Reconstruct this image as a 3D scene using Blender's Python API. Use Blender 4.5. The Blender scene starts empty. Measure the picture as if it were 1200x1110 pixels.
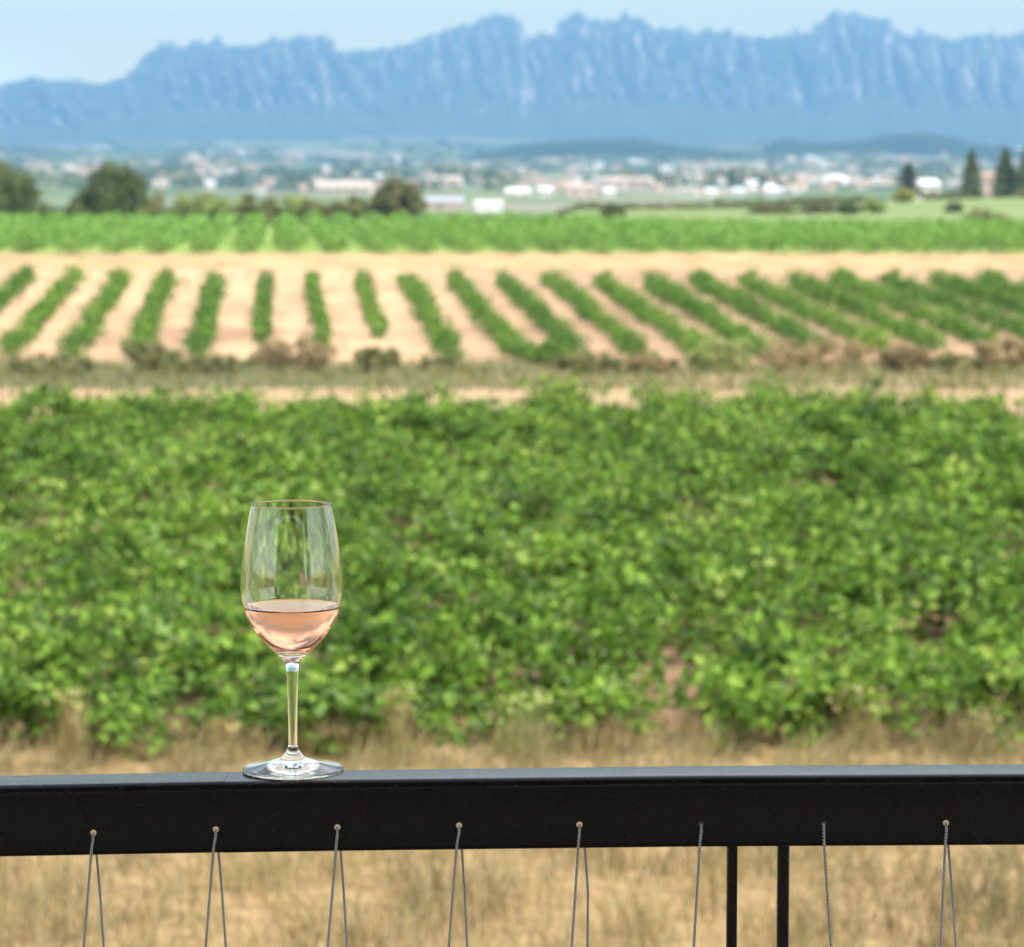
import bpy, math, random
import numpy as np
from mathutils import Vector, noise as mnoise

R = math.radians
rng = np.random.default_rng(7)
random.seed(7)
scn = bpy.context.scene
col = scn.collection

# ------------------------------------------------------------------ camera frame
F = 3400.0            # focal length in photo pixels (photo 1200 x 1110)
YH = 250.0            # photo row of the true horizon
CAMZ = 4.56           # lens height above the meadow
PITCH = math.atan((555 - YH) / F)
cP, sP = math.cos(PITCH), math.sin(PITCH)

def at(px, py, D):
    """3D point seen at photo pixel (px,py) at forward ground distance D."""
    xc, yc = (px - 600) / F, -(py - 555) / F
    dy = cP + yc * sP
    dz = -sP + yc * cP
    k = D / dy
    return Vector((xc * k, D, CAMZ + dz * k))

# ------------------------------------------------------------------ object helpers
def tag(o, label=None, cat=None, group=None, kind=None):
    if label: o['label'] = label
    if cat: o['category'] = cat
    if group: o['group'] = group
    if kind: o['kind'] = kind
    return o

def empty(name, loc, rz=0.0):
    o = bpy.data.objects.new(name, None)
    col.objects.link(o)
    o.location = loc
    o.rotation_euler = (0, 0, rz)
    o.empty_display_size = 0.1
    return o

def link(name, mesh, parent=None):
    o = bpy.data.objects.new(name, mesh)
    col.objects.link(o)
    if parent is not None: o.parent = parent
    return o

def copy_tree(o, parent=None):
    c = o.copy()
    col.objects.link(c)
    if parent is not None: c.parent = parent
    for ch in list(o.children):
        copy_tree(ch, c)
    return c

class MB:
    """collects numpy geometry, builds one mesh"""
    def __init__(self):
        self.v, self.f, self.r, self.m, self.n = [], [], [], [], 0
    def add(self, verts, faces, rnd=0.5, mat=0):
        verts = np.asarray(verts, float).reshape(-1, 3)
        faces = np.asarray(faces, np.int64)
        self.v.append(verts)
        self.f.append(faces + self.n)
        if np.isscalar(rnd): rnd = np.full(len(faces), float(rnd))
        self.r.append(np.asarray(rnd, float))
        self.m.append(np.full(len(faces), mat, np.int32))
        self.n += len(verts)
    def mesh(self, name, mats, smooth=False):
        me = bpy.data.meshes.new(name)
        V = np.concatenate(self.v)
        me.vertices.add(len(V))
        me.vertices.foreach_set('co', V.astype(np.float32).ravel())
        li, ls = [], []
        pos = 0
        for f in self.f:
            li.append(f.ravel())
            k = f.shape[1]
            ls.append(pos + np.arange(len(f)) * k)
            pos += f.size
        li = np.concatenate(li).astype(np.int32); ls = np.concatenate(ls).astype(np.int32)
        me.loops.add(len(li)); me.loops.foreach_set('vertex_index', li)
        me.polygons.add(len(ls)); me.polygons.foreach_set('loop_start', ls)
        me.polygons.foreach_set('material_index', np.concatenate(self.m))
        me.polygons.foreach_set('use_smooth', np.full(len(ls), smooth))
        me.update(calc_edges=True)
        at_ = me.attributes.new('rnd', 'FLOAT', 'FACE')
        at_.data.foreach_set('value', np.concatenate(self.r).astype(np.float32))
        for m in (mats if isinstance(mats, (list, tuple)) else [mats]):
            me.materials.append(m)
        me.validate()
        return me

def norm(a):
    return a / np.maximum(np.linalg.norm(a, axis=-1, keepdims=True), 1e-9)

GRAPE = np.array([(0, .1), (.2, -.06), (.46, .08), (.40, .3), (.60, .52), (.34, .56), (.24, .82), (0, 1.02),
                  (-.24, .82), (-.34, .56), (-.60, .52), (-.40, .3), (-.46, .08), (-.2, -.06)])
OVAL = np.array([(0, 0), (.3, .3), (.34, .62), (0, 1), (-.34, .62), (-.3, .3)])
QUAD = np.array([(0, 0), (.42, .5), (0, 1), (-.42, .5)])

def leaves(mb, C, N, T, S, shape=GRAPE, fold=.25, droop=.25, mat=0, rnd=None):
    """C base points, N normals, T growth directions, S sizes: adds one leaf each"""
    C = np.asarray(C); N = norm(np.asarray(N)); n = len(C)
    T = np.asarray(T); T = norm(T - N * (T * N).sum(1, keepdims=True))
    B = np.cross(T, N)
    if rnd is None: rnd = rng.random(n)
    k = len(shape)
    x, y = shape[:, 0], shape[:, 1]
    h = fold * np.abs(x) - droop * y * y
    if shape is QUAD:
        P = (C[:, None] + S[:, None, None] * (B[:, None] * x[None, :, None] + T[:, None] * y[None, :, None] + N[:, None] * h[None, :, None]))
        f = np.arange(n)[:, None] * 4 + np.arange(4)[None]
        mb.add(P.reshape(-1, 3), f, rnd, mat)
        return
    x = np.append(x, 0); y = np.append(y, .45); h = np.append(h, -droop * .2)
    P = (C[:, None] + S[:, None, None] * (B[:, None] * x[None, :, None] + T[:, None] * y[None, :, None] + N[:, None] * h[None, :, None]))
    tri = np.array([(k, i, (i + 1) % k) for i in range(k)])
    f = (np.arange(n)[:, None, None] * (k + 1) + tri[None]).reshape(-1, 3)
    mb.add(P.reshape(-1, 3), f, np.repeat(rnd, k), mat)

def tube(mb, pts, radii, sides=6, mat=0, rnd=.5, cap=True):
    pts = np.asarray(pts, float); n = len(pts)
    radii = np.broadcast_to(np.asarray(radii, float), (n,))
    d = np.gradient(pts, axis=0); d = norm(d)
    ref = np.array([0.31, 0.87, 0.2]); ref2 = np.array([.9, .1, .3])
    a = np.cross(d, ref)
    bad = np.linalg.norm(a, axis=1) < .2
    a[bad] = np.cross(d[bad], ref2)
    a = norm(a); b = np.cross(d, a)
    th = np.linspace(0, 2 * np.pi, sides, endpoint=False)
    V = pts[:, None] + radii[:, None, None] * (a[:, None] * np.cos(th)[None, :, None] + b[:, None] * np.sin(th)[None, :, None])
    f = []
    for i in range(n - 1):
        for j in range(sides):
            j2 = (j + 1) % sides
            f.append((i * sides + j, i * sides + j2, (i + 1) * sides + j2, (i + 1) * sides + j))
    V = V.reshape(-1, 3)
    mb.add(V, f, rnd, mat)
    if cap:
        if sides == 4:
            mb.add(V[:4], [(3, 2, 1, 0)], rnd, mat); mb.add(V[-4:], [(0, 1, 2, 3)], rnd, mat)
        else:
            for ring, rev in ((V[:sides], True), (V[-sides:], False)):
                c = ring.mean(0)
                tri = [((sides, (i + 1) % sides, i) if rev else (sides, i, (i + 1) % sides)) for i in range(sides)]
                mb.add(np.vstack([ring, c]), tri, rnd, mat)

def box(mb, c, s, mat=0, rnd=.5, rz=0.0):
    x, y, z = np.array(s) / 2
    V = np.array([(-x, -y, -z), (x, -y, -z), (x, y, -z), (-x, y, -z), (-x, -y, z), (x, -y, z), (x, y, z), (-x, y, z)])
    if rz:
        c_, s_ = math.cos(rz), math.sin(rz)
        V = np.column_stack([V[:, 0] * c_ - V[:, 1] * s_, V[:, 0] * s_ + V[:, 1] * c_, V[:, 2]])
    V = V + np.array(c)
    mb.add(V, [(0, 3, 2, 1), (4, 5, 6, 7), (0, 1, 5, 4), (1, 2, 6, 5), (2, 3, 7, 6), (3, 0, 4, 7)], rnd, mat)

# ------------------------------------------------------------------ material helpers
class NT:
    def __init__(self, name):
        self.mat = bpy.data.materials.new(name)
        self.mat.use_nodes = True
        self.t = self.mat.node_tree
        self.t.nodes.clear()
        self.out = self.t.nodes.new('ShaderNodeOutputMaterial')
    def n(self, typ, **kw):
        nd = self.t.nodes.new('ShaderNode' + typ)
        for k, v in kw.items():
            if k == 'inp':
                for kk, vv in v.items():
                    s = nd.inputs[kk]
                    if hasattr(vv, 'links'): self.t.links.new(vv, s)
                    else: s.default_value = vv
            else: setattr(nd, k, v)
        return nd
    def link(self, a, b): self.t.links.new(a, b)
    def noise(self, scale, vec=None, detail=4, rough=.55, out='Fac', dist=0.0):
        nd = self.n('TexNoise', inp={'Scale': scale, 'Detail': detail, 'Roughness': rough, 'Distortion': dist})
        if vec is not None: self.link(vec, nd.inputs['Vector'])
        return nd.outputs[out]
    def ramp(self, fac, stops, mode='LINEAR'):
        nd = self.n('ValToRGB')
        cr = nd.color_ramp; cr.interpolation = mode
        while len(cr.elements) > 1: cr.elements.remove(cr.elements[-1])
        cr.elements[0].position = stops[0][0]; cr.elements[0].color = (*stops[0][1], 1)
        for p, c in stops[1:]:
            e = cr.elements.new(p); e.color = (*c, 1)
        self.link(fac, nd.inputs[0])
        return nd.outputs[0]
    def mix(self, fac, a, b, blend='MIX'):
        nd = self.n('Mix', data_type='RGBA', blend_type=blend)
        for s, v in ((nd.inputs[0], fac), (nd.inputs[6], a), (nd.inputs[7], b)):
            if hasattr(v, 'links'): self.link(v, s)
            elif isinstance(v, (tuple, list)): s.default_value = (*v, 1) if len(v) == 3 else v
            else: s.default_value = v
        return nd.outputs[2]
    def math(self, op, a, b=0.0, c=None, clamp=False):
        nd = self.n('Math', operation=op, use_clamp=clamp)
        for i, v in enumerate((a, b, c)):
            if v is None: continue
            if hasattr(v, 'links'): self.link(v, nd.inputs[i])
            else: nd.inputs[i].default_value = v
        return nd.outputs[0]
    def step(self, x, a, b):
        nd = self.n('MapRange', interpolation_type='SMOOTHSTEP', inp={'Value': x, 'From Min': a, 'From Max': b})
        return nd.outputs[0]
    def scaled(self, vec, s):
        nd = self.n('Mapping'); nd.inputs['Scale'].default_value = s
        self.link(vec, nd.inputs['Vector'])
        return nd.outputs[0]
    def bump(self, h, strength=.3, dist=.02):
        nd = self.n('Bump', inp={'Strength': strength, 'Distance': dist, 'Height': h})
        return nd.outputs[0]
    def principled(self, color, rough=.6, spec=.3, normal=None, metal=0.0, **kw):
        nd = self.n('BsdfPrincipled')
        for k, v in (('Base Color', color), ('Roughness', rough), ('Specular IOR Level', spec), ('Metallic', metal)):
            s = nd.inputs[k]
            if hasattr(v, 'links'): self.link(v, s)
            else: s.default_value = (*v, 1) if isinstance(v, tuple) and len(v) == 3 else v
        if normal is not None: self.link(normal, nd.inputs['Normal'])
        return nd.outputs[0]
    def done(self, surf):
        self.link(surf, self.out.inputs['Surface'])
        return self.mat

def leaf_mat(name, stops, trans=.35, tcol=(.9, 1.0, .45), rough=.5, spec=.25, obj_var=.25):
    m = NT(name)
    r = m.n('Attribute', attribute_name='rnd').outputs['Fac']
    oi = m.n('ObjectInfo').outputs['Random']
    r2 = m.math('ADD', r, m.math('MULTIPLY', m.math('SUBTRACT', oi, .5), obj_var), clamp=True)
    c = m.ramp(r2, stops)
    geo = m.n('NewGeometry')
    back = m.mix(geo.outputs['Backfacing'], c, m.mix(.35, c, (.16, .2, .12)))
    p = m.principled(back, rough, spec)
    t = m.n('BsdfTranslucent')
    m.link(m.mix(1.0, c, tcol, 'MULTIPLY'), t.inputs['Color'])
    mx = m.n('MixShader', inp={0: trans})
    m.link(p, mx.inputs[1]); m.link(t.outputs[0], mx.inputs[2])
    return m.done(mx.outputs[0])

def plain_mat(name, base, var=.25, scale=8, rough=.7, spec=.3):
    m = NT(name)
    co = m.n('TexCoord').outputs['Object']
    nz = m.noise(scale, co)
    c = m.mix(nz, tuple(x * (1 - var) for x in base), tuple(x * (1 + var) for x in base))
    return m.done(m.principled(c, rough, spec))

M = {}
VINE = [(0, (.044, .095, .010)), (.35, (.085, .172, .016)), (.7, (.150, .270, .030)), (.95, (.225, .350, .052)), (1, (.27, .36, .07))]
M['vine'] = leaf_mat('vine_leaf', VINE, trans=.34, spec=.16, obj_var=.45)
M['row'] = leaf_mat('row_leaf', [(0, (.040, .10, .014)), (.5, (.084, .185, .022)), (.85, (.15, .265, .035)), (1, (.22, .30, .05))], trans=.36, spec=.15)
M['far_vine'] = leaf_mat('far_vine_leaf', [(0, (.075, .165, .026)), (.5, (.145, .285, .045)), (.9, (.22, .36, .072)), (1, (.29, .39, .10))], trans=.3)
M['bark'] = plain_mat('vine_wood', (.13, .085, .055), .5, 30)
M['dry'] = leaf_mat('dry_grass_blade', [(0, (.14, .105, .042)), (.35, (.27, .207, .088)), (.7, (.41, .32, .142)), (.9, (.25, .24, .082)), (1, (.18, .20, .06))], trans=.25, tcol=(1, .92, .6), rough=.6)
M['verge'] = leaf_mat('verge_weed', [(0, (.085, .088, .03)), (.5, (.16, .155, .05)), (.8, (.25, .21, .085)), (1, (.38, .28, .14))], trans=.2)
M['tree'] = leaf_mat('tree_leaf', [(0, (.055, .075, .022)), (.6, (.10, .13, .038)), (1, (.165, .195, .058))], trans=.2)
M['tree_grey'] = leaf_mat('grey_tree_leaf', [(0, (.08, .085, .035)), (.6, (.14, .14, .06)), (1, (.20, .19, .085))], trans=.2)
M['light_bush'] = leaf_mat('light_bush_leaf', [(0, (.15, .20, .06)), (.6, (.27, .32, .10)), (1, (.38, .41, .15))], trans=.25)
M['yellow_bush'] = leaf_mat('yellow_bush_leaf', [(0, (.22, .24, .045)), (1, (.46, .45, .10))], trans=.25)
M['brown_bush'] = leaf_mat('brown_bush_leaf', [(0, (.16, .12, .055)), (.6, (.28, .205, .095)), (1, (.38, .29, .14))], trans=.15)
M['olive_bush'] = leaf_mat('olive_bush_leaf', [(0, (.10, .11, .036)), (.6, (.18, .185, .065)), (1, (.27, .26, .10))], trans=.2)
M['conifer'] = leaf_mat('conifer_needle', [(0, (.035, .055, .02)), (.6, (.08, .115, .04)), (1, (.16, .19, .065))], trans=.1)
M['cypress'] = leaf_mat('cypress_needle', [(0, (.020, .030, .016)), (1, (.045, .055, .026))], trans=.08)
M['woodland'] = leaf_mat('woodland_leaf', [(0, (.045, .07, .03)), (.6, (.08, .115, .05)), (1, (.14, .17, .07))], trans=.1)

# ------------------------------------------------------------------ terrain
KN_D = [-60, 0, 8, 18, 25, 52, 62, 100, 142, 165, 262, 300, 340]
KN_H = [4.56, 4.56, 4.56, 4.55, 4.56, 3.88, 3.80, 5.25, 2.92, 2.23, 1.10, 1.9, 2.6]
KD = np.linspace(-60, 340, 1601)
KH = np.interp(KD, KN_D, KN_H)
_k = np.hanning(21); _k /= _k.sum()
KH = np.convolve(np.pad(KH, 10, mode='edge'), _k, mode='valid')

def fbm(x, y, s, oct=4):
    return mnoise.fractal(Vector((x / s, y / s, 3.7)), 1.0, 2.0, oct)

def sstep(x, a, b):
    t = np.clip((x - a) / (b - a), 0, 1)
    return t * t * (3 - 2 * t)

def valley_row(d):
    """photo row at which the valley floor stands at distance d"""
    return 249.0 - 79.0 * (math.log(max(d, 900)) - math.log(900)) / (math.log(8200) - math.log(900))

def ground_z(x, d):
    u = 600 + F * x / max(d, 1.0)
    if d <= 300:
        return CAMZ - float(np.interp(d, KD, KH))
    # knoll of pale fields on the right, hollow on the left
    u_ = min(max(u, -600), 1900)
    ramp = float(sstep(u_, 570, 690))
    y_knoll = 258.0 - (13.0 * ramp + 13.5 * float(sstep(u_, 780, 1230))) * float(sstep(d, 300, 500))
    zk = (YH - y_knoll) / F * d
    z3 = -1.9 - (d - 300) * .02
    k = float(sstep(d, 300, 330))
    hollow = (1 - ramp) * (-.022 * (d - 300))
    zk = z3 * (1 - k) + (zk + hollow) * k
    fall = float(sstep(d, 530, 800))
    zv = (YH - valley_row(d)) / F * d + 9.0 * fbm(x, d, 420) * float(sstep(d, 800, 2000)) + 25 * fbm(x + 900, d, 1800, 3) * float(sstep(d, 2000, 5000))
    return CAMZ + zk * (1 - fall) + zv * fall

def build_ground():
    ys = np.concatenate([np.linspace(-400, -20, 8), np.linspace(-12, 16, 10), np.arange(18, 64, 1.0), np.arange(64, 340, 3.0),
                         np.geomspace(343, 1000, 50), np.geomspace(1020, 15000, 110)])
    t = np.linspace(-1, 1, 161)
    u = np.sign(t) * np.abs(t) ** 1.9
    mb = MB()
    V = []
    for y in ys:
        W = 420 + .62 * max(y, 0)
        for k in u:
            x = k * W
            z = ground_z(x, float(y))
            if 18 < y < 150: z += .03 * fbm(x, y, 2.2)
            V.append((x, y, z))
    ny, nx = len(ys), len(u)
    I = np.arange(ny * nx).reshape(ny, nx)
    f = np.stack([I[:-1, :-1], I[:-1, 1:], I[1:, 1:], I[1:, :-1]], -1).reshape(-1, 4)
    mb.add(V, f)
    m = NT('ground_soil')
    pos = m.n('NewGeometry').outputs['Position']
    sep = m.n('SeparateXYZ'); m.link(pos, sep.inputs[0])
    Y, X = sep.outputs['Y'], sep.outputs['X']
    n1 = m.noise(.35, pos, 5)
    n2 = m.noise(6.0, pos, 5)
    n3 = m.noise(.09, pos, 4)
    nfar = m.noise(.004, pos, 5)
    Yn = m.math('ADD', Y, m.math('MULTIPLY', m.math('SUBTRACT', n1, .5), 5.0))
    grass = m.ramp(n2, [(.25, (.16, .105, .052)), (.55, (.29, .20, .098)), (.8, (.38, .28, .15))])
    soil = m.ramp(n2, [(.25, (.15, .085, .05)), (.6, (.25, .155, .095)), (.85, (.35, .235, .15))])
    road = m.ramp(n1, [(.3, (.22, .145, .075)), (.5, (.33, .225, .13)), (.62, (.40, .28, .165)), (.72, (.24, .17, .075)), (.8, (.16, .165, .06))])
    verge = m.mix(m.step(X, -6, 7), m.ramp(n1, [(.3, (.065, .072, .03)), (.6, (.115, .115, .048)), (.85, (.22, .18, .09))]), m.ramp(n1, [(.3, (.14, .11, .05)), (.55, (.25, .19, .095)), (.8, (.36, .26, .14))]))
    sand0 = m.ramp(m.noise(.5, pos, 6), [(.25, (.25, .165, .085)), (.5, (.40, .275, .16)), (.8, (.50, .36, .22))])
    brownmask = m.math('MULTIPLY', m.step(m.noise(.11, pos, 3), .48, .66), m.math('SUBTRACT', 1.0, m.step(Y, 112, 128)))
    # furrows and straw along the rows, with row shadows painted in
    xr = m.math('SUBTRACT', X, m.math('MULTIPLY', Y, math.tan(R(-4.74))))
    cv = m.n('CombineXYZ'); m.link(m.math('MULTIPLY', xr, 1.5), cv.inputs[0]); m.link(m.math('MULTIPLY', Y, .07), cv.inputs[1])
    furrow_shade = m.step(m.noise(1.0, cv.outputs[0], 4, .6), .50, .68)
    sand0 = m.mix(m.math('MULTIPLY', furrow_shade, .6), sand0, (.27, .165, .095))
    sand0 = m.mix(m.math('MULTIPLY', m.step(X, -7, 3), .85), sand0, m.ramp(n1, [(.3, (.21, .135, .08)), (.7, (.40, .27, .16))]))
    sand = m.mix(m.math('MULTIPLY', brownmask, .75), sand0, (.24, .14, .085))
    strip = m.ramp(n1, [(.3, (.24, .155, .075)), (.5, (.37, .25, .135)), (.7, (.47, .33, .185))])
    weed = m.step(m.noise(1.0, m.scaled(pos, (.22, .40, 1)), 5, .68), .50, .62)
    strip = m.mix(m.math('MULTIPLY', weed, .8), strip, (.21, .20, .075))
    road = m.mix(m.math('MULTIPLY', weed, .75), road, (.19, .17, .07))
    fvine = m.ramp(n1, [(.3, (.16, .24, .05)), (.7, (.23, .31, .08))])
    band = m.noise(1.0, m.scaled(pos, (.004, .045, .0)), 2)
    knoll = m.ramp(band, [(.32, (.08, .12, .04)), (.43, (.18, .23, .08)), (.55, (.11, .165, .05)), (.64, (.24, .28, .11)), (.74, (.11, .16, .045)), (.85, (.26, .25, .11))])
    vor = m.n('TexVoronoi', inp={'Scale': 1.0, 'Randomness': 1.0})
    m.link(m.scaled(m.n('VectorMath', operation='ADD', inp={0: pos, 1: m.n('VectorMath', operation='SCALE', inp={0: m.noise(.003, pos, 3, out='Color'), 'Scale': 160.0}).outputs[0]}).outputs[0], (.005, .0028, 0)), vor.inputs['Vector'])
    vc = m.n('SeparateColor'); m.link(vor.outputs['Color'], vc.inputs[0])
    patch = m.ramp(vc.outputs[0], [(0, (.05, .075, .04)), (.2, (.10, .14, .06)), (.38, (.15, .175, .09)), (.52, (.05, .08, .04)), (.66, (.20, .19, .13)), (.78, (.08, .115, .055)), (.9, (.27, .25, .20)), (1, (.13, .16, .08))], 'CONSTANT')
    far = m.mix(m.math('MULTIPLY', m.step(nfar, .54, .64), .8), patch, (.06, .09, .04))
    c = m.mix(m.step(Yn, 24.6, 26.0), grass, soil)
    c = m.mix(m.step(Yn, 54.5, 56.5), c, road)
    c = m.mix(m.step(Yn, 63, 67), c, verge)
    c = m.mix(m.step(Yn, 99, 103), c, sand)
    c = m.mix(m.step(Yn, 143, 148), c, strip)
    c = m.mix(m.step(Yn, 163, 168), c, fvine)
    c = m.mix(m.step(Yn, 285, 300), c, knoll)
    c = m.mix(m.step(Y, 560, 760), c, far)
    bmp = m.bump(m.noise(9, pos, 6), .6, .05)
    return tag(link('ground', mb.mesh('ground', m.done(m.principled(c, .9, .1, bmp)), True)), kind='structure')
build_ground()

# ------------------------------------------------------------------ mountains
RIDGE = [(-900, 150), (-600, 128), (-350, 118), (-150, 112), (0, 101), (20, 98), (42, 91), (60, 97), (90, 95), (110, 99), (125, 100), (150, 90), (165, 75), (180, 62), (195, 55),
         (205, 53), (220, 52), (235, 50), (255, 48), (270, 52), (280, 58), (295, 54), (310, 48), (325, 46), (340, 49), (350, 43), (362, 47), (372, 40), (380, 40), (390, 53),
         (400, 62), (412, 63), (440, 60), (470, 55), (500, 45), (530, 33), (545, 30), (560, 27), (575, 22), (590, 18), (600, 20), (610, 32), (618, 46), (625, 48), (632, 38), (640, 42),
         (650, 40), (660, 25), (668, 17), (680, 17), (695, 23), (705, 28), (715, 23), (730, 20), (745, 20), (757, 28), (765, 36), (775, 38), (790, 33), (800, 33), (815, 40), (830, 33),
         (840, 38), (860, 45), (880, 44), (900, 44), (920, 45), (935, 42), (955, 33), (967, 20), (980, 16), (1000, 18), (1015, 22), (1035, 22), (1045, 35), (1060, 41), (1090, 42),
         (1110, 47), (1130, 43), (1160, 42), (1200, 44), (1260, 52), (1330, 49), (1420, 62), (1520, 75), (1700, 95), (2100, 140)]

def build_mountains():
    px = np.arange(-900, 2100, 2.5)
    rx, ry = np.array(RIDGE).T
    top = np.interp(px, rx, ry)
    ns = 64
    V = []
    for j in range(ns + 12):
        for i, p in enumerate(px):
            rid = mnoise.fractal(Vector((p / 13.0, 1.3, 0)), .7, 2.0, 4) * 4.0 * (1 if p > 140 else .35) - 20.0 * (abs(mnoise.noise(Vector((p / 11.0, 4.1, 0)))) - .22) * (1 if p > 140 else .2)
            tp = top[i] + rid
            if j <= ns:
                s = j / ns
                d = 8600 + (2300 * (s / .42) if s < .42 else 2300 + 900 * (s - .42) / .58)
                env = float(sstep(s, .1, .5))
                but = 1 - abs(mnoise.fractal(Vector((p / 34.0 + s * 1.3, s * 1.1, 5.0)), .8, 2.0, 4)) * 1.6
                fin = mnoise.fractal(Vector((p / 9.0 + s * 2.2, s * 3.0, 9.0)), .8, 2.0, 3)
                d -= env * (560 * but * (.55 + .9 * abs(mnoise.noise(Vector((p / 120.0, s * 1.5, 7.7))))) + 150 * fin) * (1 - .6 * float(sstep(s, .88, 1)))
                base = 178.0
                y = base + (tp - base) * s ** 1.02
                # spurs that break the foot slope
                y += 3.0 * mnoise.fractal(Vector((p / 60.0, s * 4, 2.0)), .9, 2.0, 3) * (1 - s) * float(sstep(s, 0.02, .15))
            else:
                q = (j - ns) / 12
                d = 11800 + q * 2400
                y = tp + (YH + 6 - tp) * q ** 1.2
            V.append(((p - 600) / F * d, d, CAMZ + (YH - y) / F * d))
    n = len(px)
    I = np.arange((ns + 12) * n).reshape(-1, n)
    f = np.stack([I[:-1, :-1], I[:-1, 1:], I[1:, 1:], I[1:, :-1]], -1).reshape(-1, 4)
    mb = MB(); mb.add(V, f)
    m = NT('mountain_rock')
    geo = m.n('NewGeometry')
    pos = geo.outputs['Position']
    sep = m.n('SeparateXYZ'); m.link(geo.outputs['Normal'], sep.inputs[0])
    nz = m.noise(1.0, m.scaled(m.n('VectorMath', operation='ADD', inp={0: pos, 1: m.n('VectorMath', operation='SCALE', inp={0: m.noise(.0016, pos, 3, out='Color'), 'Scale': 420.0}).outputs[0]}).outputs[0], (.0052, .003, .0046)), 6, .64, dist=1.0)
    n2 = m.noise(1.0, m.scaled(pos, (.006, .006, .006)), 5, .6)
    rockmask = m.math('ADD', m.math('MULTIPLY', m.math('SUBTRACT', .75, sep.outputs['Z']), 1.1), m.math('MULTIPLY', m.math('SUBTRACT', nz, .5), 2.4))
    rock = m.ramp(n2, [(.3, (.34, .28, .26)), (.7, (.56, .47, .45))])
    forest = m.ramp(n2, [(.3, (.03, .05, .025)), (.7, (.08, .10, .05))])
    c = m.mix(m.step(rockmask, .0, .60), forest, rock)
    return tag(link('mountains', mb.mesh('mountains', m.done(m.principled(c, .95, .05)), True)), kind='structure')
build_mountains()

# wooded hills rising out of the valley in front of the range
def hill(pts, d0, depth, name):
    px = np.arange(pts[0][0], pts[-1][0] + .1, 3)
    ty = np.interp(px, *np.array(pts).T)
    V = []
    prof = np.linspace(0, 1, 13)
    for q in prof:
        for i, p in enumerate(px):
            s = math.sin(math.pi * q) ** .8
            d = d0 + depth * q
            by = 190.0
            y = by + (ty[i] + 1.2 * mnoise.fractal(Vector((p / 7, q * 3, 1)), .9, 2, 3) - by) * s
            V.append(((p - 600) / F * d, d, CAMZ + (YH - y) / F * d))
    n = len(px); I = np.arange(13 * n).reshape(-1, n)
    f = np.stack([I[:-1, :-1], I[:-1, 1:], I[1:, 1:], I[1:, :-1]], -1).reshape(-1, 4)
    mb = MB(); mb.add(V, f)
    return tag(link(name, mb.mesh(name, M['hillwood'], True)), kind='structure')
m = NT('wooded_hill')
pos = m.n('NewGeometry').outputs['Position']
M['hillwood'] = m.done(m.principled(m.ramp(m.noise(.012, pos, 6, .65), [(.3, (.012, .025, .015)), (.6, (.03, .045, .025)), (.8, (.06, .075, .04))]), .95, .05))
hill([(540, 184), (580, 178), (610, 170), (650, 167), (700, 165), (745, 164), (775, 168), (800, 172), (850, 178), (900, 184)], 4900, 600, 'hills')
hill([(880, 184), (905, 166), (925, 163), (940, 168), (985, 168), (1010, 165), (1040, 159), (1080, 157), (1115, 161), (1130, 167), (1170, 172), (1210, 184)], 5200, 600, 'hills')
hill([(-420, 184), (-300, 174), (-150, 176), (0, 172), (60, 174), (120, 178), (160, 184)], 5600, 600, 'hills')
hill([(1180, 184), (1230, 170), (1350, 165), (1480, 172), (1600, 184)], 5200, 600, 'hills')

# ------------------------------------------------------------------ rosé glass, railing
D0 = 2.38
UPX = None
gl = at(343.5, 903.5, D0)
pxm = (at(344.5, 903.5, D0) - gl).x                 # metres per photo pixel at the glass

m = NT('clear_glass')
g = m.n('BsdfGlass', inp={'Color': (.995, 1, .998, 1), 'Roughness': 0.0, 'IOR': 1.5})
M['glass'] = m.done(g.outputs[0])

def lathe(mb, prof, seg=96, mat=0, flip=False, rnd=.5):
    prof = np.asarray(prof, float)
    th = np.linspace(0, 2 * np.pi, seg, endpoint=False)
    n = len(prof)
    V = np.stack([prof[:, 0][:, None] * np.cos(th), prof[:, 0][:, None] * np.sin(th), np.broadcast_to(prof[:, 1][:, None], (n, seg))], -1).reshape(-1, 3)
    I = np.arange(n * seg).reshape(n, seg)
    J = np.roll(I, -1, 1)
    f = np.stack([I[:-1], J[:-1], J[1:], I[1:]], -1).reshape(-1, 4)
    if flip: f = f[:, ::-1]
    mb.add(V, f, rnd, mat)

def smooth_profile(pts, n):
    """Catmull-Rom through (r,z) points"""
    P = np.array(pts, float)
    P = np.vstack([2 * P[0] - P[1], P, 2 * P[-1] - P[-2]])
    out = []
    for i in range(1, len(P) - 2):
        for t in np.linspace(0, 1, n, endpoint=False):
            a, b, c, d = P[i - 1], P[i], P[i + 1], P[i + 2]
            out.append(.5 * ((2 * b) + (c - a) * t + (2 * a - 5 * b + 4 * c - d) * t * t + (3 * b - a - 3 * c + d) * t ** 3))
    out.append(P[-2])
    return np.array(out)

def prow(y):   # height above the rail of a photo row on the glass axis
    return (at(343.5, y, D0).z - gl.z)

outer = [(hw * pxm, prow(y)) for y, hw in ((786, 7.0), (779, 8.4), (773, 11.5), (766, 18.0), (757, 27.5), (748, 36.5), (737, 44.5), (724, 51.6), (710, 56.8), (697, 59.3), (686, 59.6), (668, 58.8),
                                            (645, 56.3), (620, 52.4), (603, 49.2), (591, 46.6))]
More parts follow.
